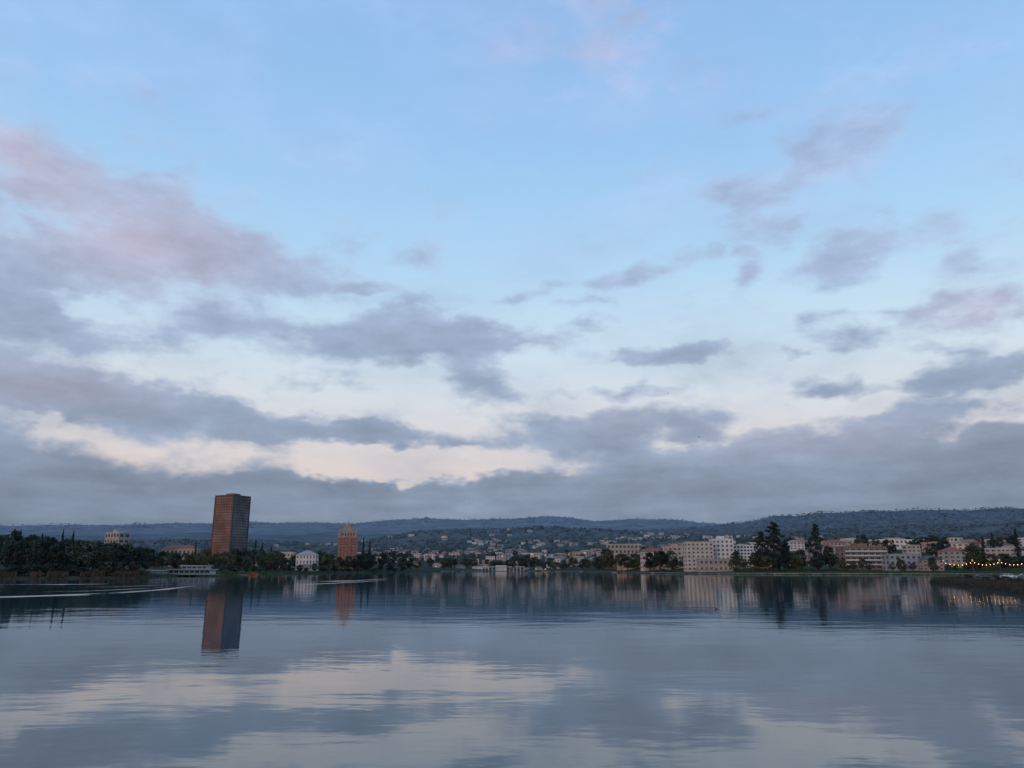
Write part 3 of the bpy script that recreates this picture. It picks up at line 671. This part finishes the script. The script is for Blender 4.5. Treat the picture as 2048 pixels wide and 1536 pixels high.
# ------------------------------------------------------------------ lamp posts and string lights
pp=MB(); pp.lathe([(.28,0),(.28,.5),(.13,.7),(.10,3),(.08,5.2),(.16,5.3)],10); postm=pp.mesh('post','metal')
pg=MB(); pg.lathe([(.1,5.3),(.22,5.42),(.25,5.62),(.18,5.82),(.06,5.95),(.02,6.05)],10); globem=pg.mesh('lamp_globe','lampglass')
bb_=MB(); bb_.lathe([(.02,.08),(.045,.05),(.055,0),(.045,-.05),(.02,-.07)],8); bulbm=bb_.mesh('bulb','bulb')
bb2=MB(); bb2.lathe([(.05,.12),(.09,.07),(.11,0),(.09,-.07),(.05,-.12)],6); bulbf=bb2.mesh('bulb','bulbdim')
def post(x,y,z,label,group=None):
    t=thing('lamp_post',label,'lamp post',(x,y,z),0,group); link('post',postm,t); link('lamp_globe',globem,t); return (x,y,z+5.25)
def strand(a,c,nb,label,group,sag,bm,r):
    a=Vector(a); c=Vector(c); t=thing('string_lights',label,'string lights',a,0,group); b=MB(); pr=Vector((0,0,0)); d=c-a
    f=lambda s: d*s-Vector((0,0,4*sag*s*(1-s)))
    for k in range(1,11): q=f(k/10); b.tube(pr,q,r,r,4,cap=False); pr=q
    link('wire',b.mesh('wire','metal'),t)
    for k in range(nb): q=f((k+.5)/nb); link('bulb',bm,t,tuple(q-Vector((0,0,.15))))
near=[(1888,258),(1946,250),(2000,243),(2056,236),(2120,230)]
nm=['first lamp post at the tip of the spit','second lamp post from the tip of the spit','third lamp post from the tip of the spit, by the cars','fourth lamp post on the spit at the right edge','fifth lamp post on the spit past the right edge']
ps=[post(XatY(px,Y),Y,1.0,l) for (px,Y),l in zip(near,nm)]
sl=['string of glowing bulbs nearest the tip of the spit','string of glowing bulbs second from the tip of the spit','string of glowing bulbs above the parked cars','string of glowing bulbs at the right edge of the photo']
for i in range(4): strand(ps[i],ps[i+1],7,sl[i],None,.9,bulbm,.02)
prev=None
for i in range(29):
    px=1880-i*37.5; 
    if px<840: break
    Y=shore(px)+5; x=XatY(px,Y); q=post(x,Y,hz(x,Y),'slim lamp post on the shore path between the spit and the far end','lamp posts on the shore path')
    if prev and 1190<px<1520: strand(prev,q,8,'string of tiny warm bulbs between lamp posts below the cream apartments','string lights below the cream apartments',1.4,bulbf,.03)
    prev=q
# ------------------------------------------------------------------ birds, duck, plane
def bird(px,py,Y,span,lift,label,rz):
    p=ray(px,py); k=Y/p[1]; b=MB()
    L=span*.42
    b.tube((-L/2,0,0),(0,0,.01),.02*span,.075*span,7); b.tube((0,0,.01),(L/2,0,.02),.075*span,.03*span,7); b.tube((L/2,0,.02),(L*.68,0,.01),.03*span,.006*span,5)
    b.face([(-L/2,0,.01),(-L*.8,.08*span,.0),(-L*.8,-.08*span,.0)])
    for s in(-1,1):
        b.face([(.1*span,s*.04*span,.02),(-.07*span,s*.04*span,.02),(-.06*span,s*.27*span,.02+lift*span),(.09*span,s*.27*span,.02+lift*span)])
        b.face([(.09*span,s*.27*span,.02+lift*span),(-.06*span,s*.27*span,.02+lift*span),(-.08*span,s*.5*span,.02+lift*span*.6)])
    o=link('bird',b.mesh('bird','feather'),None,(p[0]*k,Y,EYE+p[2]*k),rz); tag(o,label,'bird')
bird(1336,787,230,1.0,.12,'small dark bird high in the pale gap of sky at right',.4)
bird(1398,874,210,1.1,.15,'dark bird gliding over the low cloud bank at right',-.3)
bird(1055,936,260,.8,.18,'tiny bird above the hills near the centre',1)
bird(939,1008,260,.8,.1,'tiny bird just above the ridge left of centre',.2)
Y=82; t=thing('duck','small dark duck floating alone on the lake at right','duck',(XatY(1432,Y,1216),Y,0),2.6,None,(.6,.6,.6))
b=MB(); prof=[(-.24,.01,.06),(-.16,.09,.05),(0,.12,.05),(.12,.09,.06),(.17,.04,.10)]
for (x0,r0,z0),(x1,r1,z1) in zip(prof,prof[1:]): b.tube((x0,0,z0),(x1,0,z1),r0,r1,10,cap=False)
b.tube((.13,0,.10),(.18,0,.24),.045,.04,8); b.tube((.14,0,.27),(.25,0,.27),.055,.045,8); b.tube((.25,0,.265),(.31,0,.255),.022,.012,6)
b.tube((-.22,0,.06),(-.31,0,.12),.04,.01,6)
link('body',b.mesh('body','feather',True),t)
p=ray(857,377); Y=6000; k=Y/p[1]
t=thing('aeroplane','tiny white aeroplane high in the clear blue sky','aeroplane',(p[0]*k,Y,EYE+p[2]*k),.15)
b=MB(); b.tube((-18,0,0),(-8,0,.4),.4,2,10); b.tube((-8,0,.4),(12,0,.4),2,2,10); b.tube((12,0,.4),(17,0,0),2,.4,10); link('fuselage',b.mesh('fuselage','planewhite_glow'),t)
for s in(-1,1):
    b=MB(); b.face([(4,s*1.5,0),(-2,s*1.5,0),(-7,s*17,1.4),(-5,s*17,1.4)]); link('wing',b.mesh('wing','planewhite_glow'),t)
    b=MB(); b.face([(-13,s*.6,.8),(-16,s*.6,.8),(-18,s*6.5,1.2),(-16.5,s*6.5,1.2)]); link('tailplane',b.mesh('tailplane','planewhite_glow'),t)
b=MB(); b.face([(-11,0,1.8),(-16.5,0,1.2),(-18.5,0,7.5),(-16.5,0,7.5)]); link('tail_fin',b.mesh('tail_fin','planewhite_glow'),t)
# ------------------------------------------------------------------ world
w=bpy.data.worlds.new('World'); bpy.context.scene.world=w; w.use_nodes=True; nt=w.node_tree; nt.nodes.clear()
try: w.cycles.sampling_method='NONE'
except Exception as ex: print(ex)
Lk=nt.links.new
tc=nd(nt,'ShaderNodeTexCoord'); D=tc.outputs['Generated']
sx=nd(nt,'ShaderNodeSeparateXYZ'); Lk(D,sx.inputs[0])
def M_(op,a,b_=None,c=None,clamp=False):
    n=nd(nt,'ShaderNodeMath',operation=op,use_clamp=clamp)
    for i,v in enumerate((a,b_,c)):
        if v is None: continue
        if isinstance(v,(int,float)): n.inputs[i].default_value=v
        else: Lk(v,n.inputs[i])
    return n.outputs[0]
def MR(src,a,b_,c,d,smooth=False):
    m=nd(nt,'ShaderNodeMapRange',interpolation_type='SMOOTHSTEP' if smooth else 'LINEAR')
    for k,v in zip(('From Min','From Max','To Min','To Max'),(a,b_,c,d)): m.inputs[k].default_value=v
    Lk(src,m.inputs['Value']); return m.outputs[0]
az=M_('ARCTAN2',sx.outputs[0],sx.outputs[1]); el=M_('ARCSINE',sx.outputs[2])
cb=nd(nt,'ShaderNodeCombineXYZ'); Lk(az,cb.inputs[0]); Lk(el,cb.inputs[1])
AE=cb.outputs[0]
def noi(vec,scale,det,rough,sxyz=(1,1,1),loc=(0,0,0)):
    mp=nd(nt,'ShaderNodeMapping'); mp.inputs['Scale'].default_value=sxyz; mp.inputs['Location'].default_value=loc; Lk(vec,mp.inputs[0])
    n=nd(nt,'ShaderNodeTexNoise'); n.inputs['Scale'].default_value=scale; n.inputs['Detail'].default_value=det; n.inputs['Roughness'].default_value=rough; Lk(mp.outputs[0],n.inputs['Vector']); return n
n1=noi(D,7,4,.6,(1,1,2)); 
vs=nd(nt,'ShaderNodeVectorMath',operation='SUBTRACT'); Lk(n1.outputs['Color'],vs.inputs[0]); vs.inputs[1].default_value=(.5,.5,.5)
vm=nd(nt,'ShaderNodeVectorMath',operation='MULTIPLY'); Lk(vs.outputs[0],vm.inputs[0]); vm.inputs[1].default_value=(.20,.09,0)
va=nd(nt,'ShaderNodeVectorMath',operation='ADD'); Lk(AE,va.inputs[0]); Lk(vm.outputs[0],va.inputs[1]); WP=va.outputs[0]
def ae(px,py):
    d=Vector(ray(px,py)).normalized(); return math.atan2(d.x,d.y),math.asin(d.z)
def blobs(lst,vec):
    acc=None
    for q in lst:
        x,y,rx,ry,wt=q[:5]; rot=q[5] if len(q)>5 else 0
        a,e=ae(x,y); a1,_=ae(x+20,y); _,e1=ae(x,y-20)
        mp=nd(nt,'ShaderNodeMapping',vector_type='TEXTURE'); mp.inputs['Location'].default_value=(a,e,0); mp.inputs['Scale'].default_value=(rx*abs(a1-a)/20*1.5,ry*abs(e1-e)/20*1.5,1); mp.inputs['Rotation'].default_value=(0,0,rad(rot))
        Lk(vec,mp.inputs[0]); g=nd(nt,'ShaderNodeTexGradient',gradient_type='SPHERICAL'); Lk(mp.outputs[0],g.inputs[0])
        acc=M_('MULTIPLY_ADD',g.outputs['Fac'],wt,acc if acc is not None else 0.0)
    return acc
CL=[(10,300,150,68,.85,-8),(230,355,160,40,.5,-6),(300,490,260,105,1.15,0),(540,545,150,52,.8,-8),(30,545,130,46,.7),(60,425,90,22,-.35),(440,410,90,34,-.2,-30),(230,612,170,20,-.4),
(70,670,190,58,.9,-8),(350,650,120,36,.7),(510,640,90,38,.75),(300,722,170,18,-.35),
(690,690,125,54,.9),(860,680,165,52,.95),(960,655,105,38,.6),(830,605,80,28,.5,20),(1070,705,140,28,.75),(950,775,85,46,.95),(620,775,90,20,.75),(870,500,80,28,.65),(700,560,60,18,.45),
(110,785,290,44,.95),(330,828,320,42,.95,-4),(560,845,190,32,.75,-6),(770,876,150,20,.9,-3),(130,908,330,28,.75),
(1140,872,145,46,1.05),(1230,825,75,36,.8),(1370,838,100,38,1.0),(1200,905,120,30,.7),(930,898,60,15,.55),(1375,892,70,14,-.4),(800,930,300,26,-.3),
(1330,700,90,22,1.0),(1240,768,100,15,.85),(1290,535,95,30,.88,8),(1480,540,40,30,.9),(1660,530,95,54,.88,15),(1600,350,180,50,.82,28),(1730,305,100,54,.7,20),(1440,400,85,30,.82,10),(1800,470,130,34,.6),(1050,590,60,14,.65),(1180,610,70,14,.55),(1180,655,60,16,.55),(740,570,60,14,.55),(1590,705,40,16,.6),(1900,560,100,30,.4),(1590,820,200,22,-.3),
(1660,772,92,27,1.0),(1890,748,115,35,1.0),(1950,630,125,40,.92),(1875,822,110,28,.9),(2010,715,95,30,.75),(1700,690,50,20,.65),(1650,650,50,28,.6),(1790,630,90,24,.6),(1100,560,70,18,.45),(1560,470,70,24,.55),
(1620,902,320,48,1.1),(1900,922,280,48,1.05),(1350,955,290,32,.95),(2150,900,200,60,1),
(250,985,520,52,1.0),(700,985,260,22,.7),(900,970,170,14,.7),(-150,850,200,150,.9),(-200,500,200,200,.7),(1200,90,230,130,.46),(200,190,260,90,.4),(1750,150,340,100,.4),(230,600,480,260,.16),(1650,600,500,200,.1)]
den=blobs(CL,WP)
aa=M_('ABSOLUTE',az)
den=M_('ADD',den,MR(aa,.72,1.1,0,.42,True))
wel=nd(nt,'ShaderNodeSeparateXYZ'); Lk(WP,wel.inputs[0])
den=M_('ADD',den,MR(wel.outputs[1],rad(7.0),rad(4.8),0,1.1,True))
den=M_('ADD',den,MR(el,rad(25),rad(15),0,.03,True))
n2=noi(D,12,8,.58,(1,1,2.0),(3,1,2)); n3=noi(D,4.2,4,.55,(1,1,2.5),(7,2,5)); n5=noi(D,3.5,5,.55,(1,1,11),(4,4,1))
lowf=MR(el,rad(13),rad(4),0,1)
t=M_('MULTIPLY_ADD',n2.outputs['Fac'],1.85,M_('MULTIPLY_ADD',n3.outputs['Fac'],.6,-1.225))
st=M_('MULTIPLY',M_('SUBTRACT',n5.outputs['Fac'],.5),lowf)
t=M_('ADD',den,M_('MULTIPLY_ADD',st,.6,t))
alpha=MR(t,-.01,.80,0,1,True)
veil=M_('MULTIPLY',MR(n3.outputs['Fac'],.42,.70,0,1,True),MR(n2.outputs['Fac'],.3,.68,.18,.55))
alpha=M_('MAXIMUM',alpha,veil)
def ramp(src,stops,lo,hi):
    c=nd(nt,'ShaderNodeValToRGB'); Lk(MR(src,lo,hi,0,1),c.inputs[0]); e=c.color_ramp.elements
    while len(e)<len(stops): e.new(.5)
    for q,(p,col) in zip(e,stops): q.position=(rad(p)-lo)/(hi-lo); q.color=col
    return c.outputs[0]
skyc=ramp(el,[(-5,sr(150,155,170)),(2,sr(194,188,196)),(7,sr(224,212,210)),(11,sr(221,223,228)),(16,sr(207,228,243)),(22,sr(180,218,248)),(30,sr(159,203,246)),(40,sr(146,189,238)),(70,sr(110,155,220))],rad(-5),rad(90))
cloudc=ramp(el,[(-5,sr(98,114,138)),(2.5,sr(117,135,157)),(6,sr(130,147,171)),(11,sr(144,161,186)),(17,sr(156,173,200)),(26,sr(165,185,216)),(36,sr(158,187,230))],rad(-5),rad(90))
def mixc(f,a,b_,bt='MIX'):
    m=nd(nt,'ShaderNodeMix',data_type='RGBA',blend_type=bt)
    if isinstance(f,(int,float)): m.inputs[0].default_value=f
    else: Lk(f,m.inputs[0])
    for i,v in((6,a),(7,b_)):
        if isinstance(v,tuple): m.inputs[i].default_value=v
        else: Lk(v,m.inputs[i])
    return m.outputs[2]
pk=blobs([(20,300,150,80,.9),(290,480,260,105,.95),(1960,620,150,60,.7),(100,770,260,50,.45),(1200,90,260,150,.6),(1650,870,300,40,.3),(1250,820,120,50,.3)],AE)
pk=M_('MULTIPLY',pk,.85,clamp=True)
cloudc=mixc(pk,cloudc,sr(188,178,198))
n4=noi(D,9,5,.6,(1,1,2.6),(1,8,3))
sh=M_('MULTIPLY',MR(t,.2,1.4,1.13,.87),MR(n4.outputs['Fac'],.3,.7,.84,1.16))
sh=M_('MULTIPLY',sh,M_('MULTIPLY_ADD',st,.9,1.0))
sc=nd(nt,'ShaderNodeVectorMath',operation='SCALE'); Lk(cloudc,sc.inputs[0]); Lk(sh,sc.inputs['Scale'])
nis=nd(nt,'ShaderNodeTexSky',sky_type='NISHITA'); nis.sun_disc=False; nis.sun_elevation=rad(7); nis.sun_rotation=rad(220)
ns=nd(nt,'ShaderNodeVectorMath',operation='SCALE'); Lk(nis.outputs[0],ns.inputs[0]); ns.inputs['Scale'].default_value=.1
sky=mixc(.1,skyc,ns.outputs[0])
allc=mixc(M_('MULTIPLY',alpha,.93),sky,sc.outputs[0])
mp=nd(nt,'ShaderNodeMapping',vector_type='TEXTURE'); mp.inputs['Location'].default_value=(rad(-112),rad(5),0); mp.inputs['Scale'].default_value=(rad(62),rad(20),1); Lk(AE,mp.inputs[0])
g=nd(nt,'ShaderNodeTexGradient',gradient_type='SPHERICAL'); Lk(mp.outputs[0],g.inputs[0])
allc=mixc(M_('MULTIPLY',g.outputs['Fac'],1.25,clamp=True),allc,(.68,.33,.23,1))
bg=nd(nt,'ShaderNodeBackground'); Lk(allc,bg.inputs[0]); bg.inputs[1].default_value=1.04
ow=nd(nt,'ShaderNodeOutputWorld'); Lk(bg.outputs[0],ow.inputs[0])
sl=bpy.data.lights.new('sun','SUN'); sl.energy=.72; sl.angle=rad(12); sl.color=(1,.76,.58); so=bpy.data.objects.new('sun',sl); C.objects.link(so)
A=rad(-150); E=rad(10); dv=Vector((math.sin(A)*math.cos(E),math.cos(A)*math.cos(E),math.sin(E))); so.rotation_euler=dv.to_track_quat('Z','Y').to_euler()
cd=bpy.data.cameras.new('camera'); co=bpy.data.objects.new('camera',cd); C.objects.link(co); co.location=(0,0,EYE); co.rotation_euler=(math.pi/2+PIT,0,0)
cd.sensor_width=36; cd.lens=36*F/2048; cd.clip_start=.5; cd.clip_end=40000
sc_=bpy.context.scene; sc_.camera=co; sc_.view_settings.view_transform='Standard'; sc_.view_settings.look='None'; sc_.view_settings.exposure=0
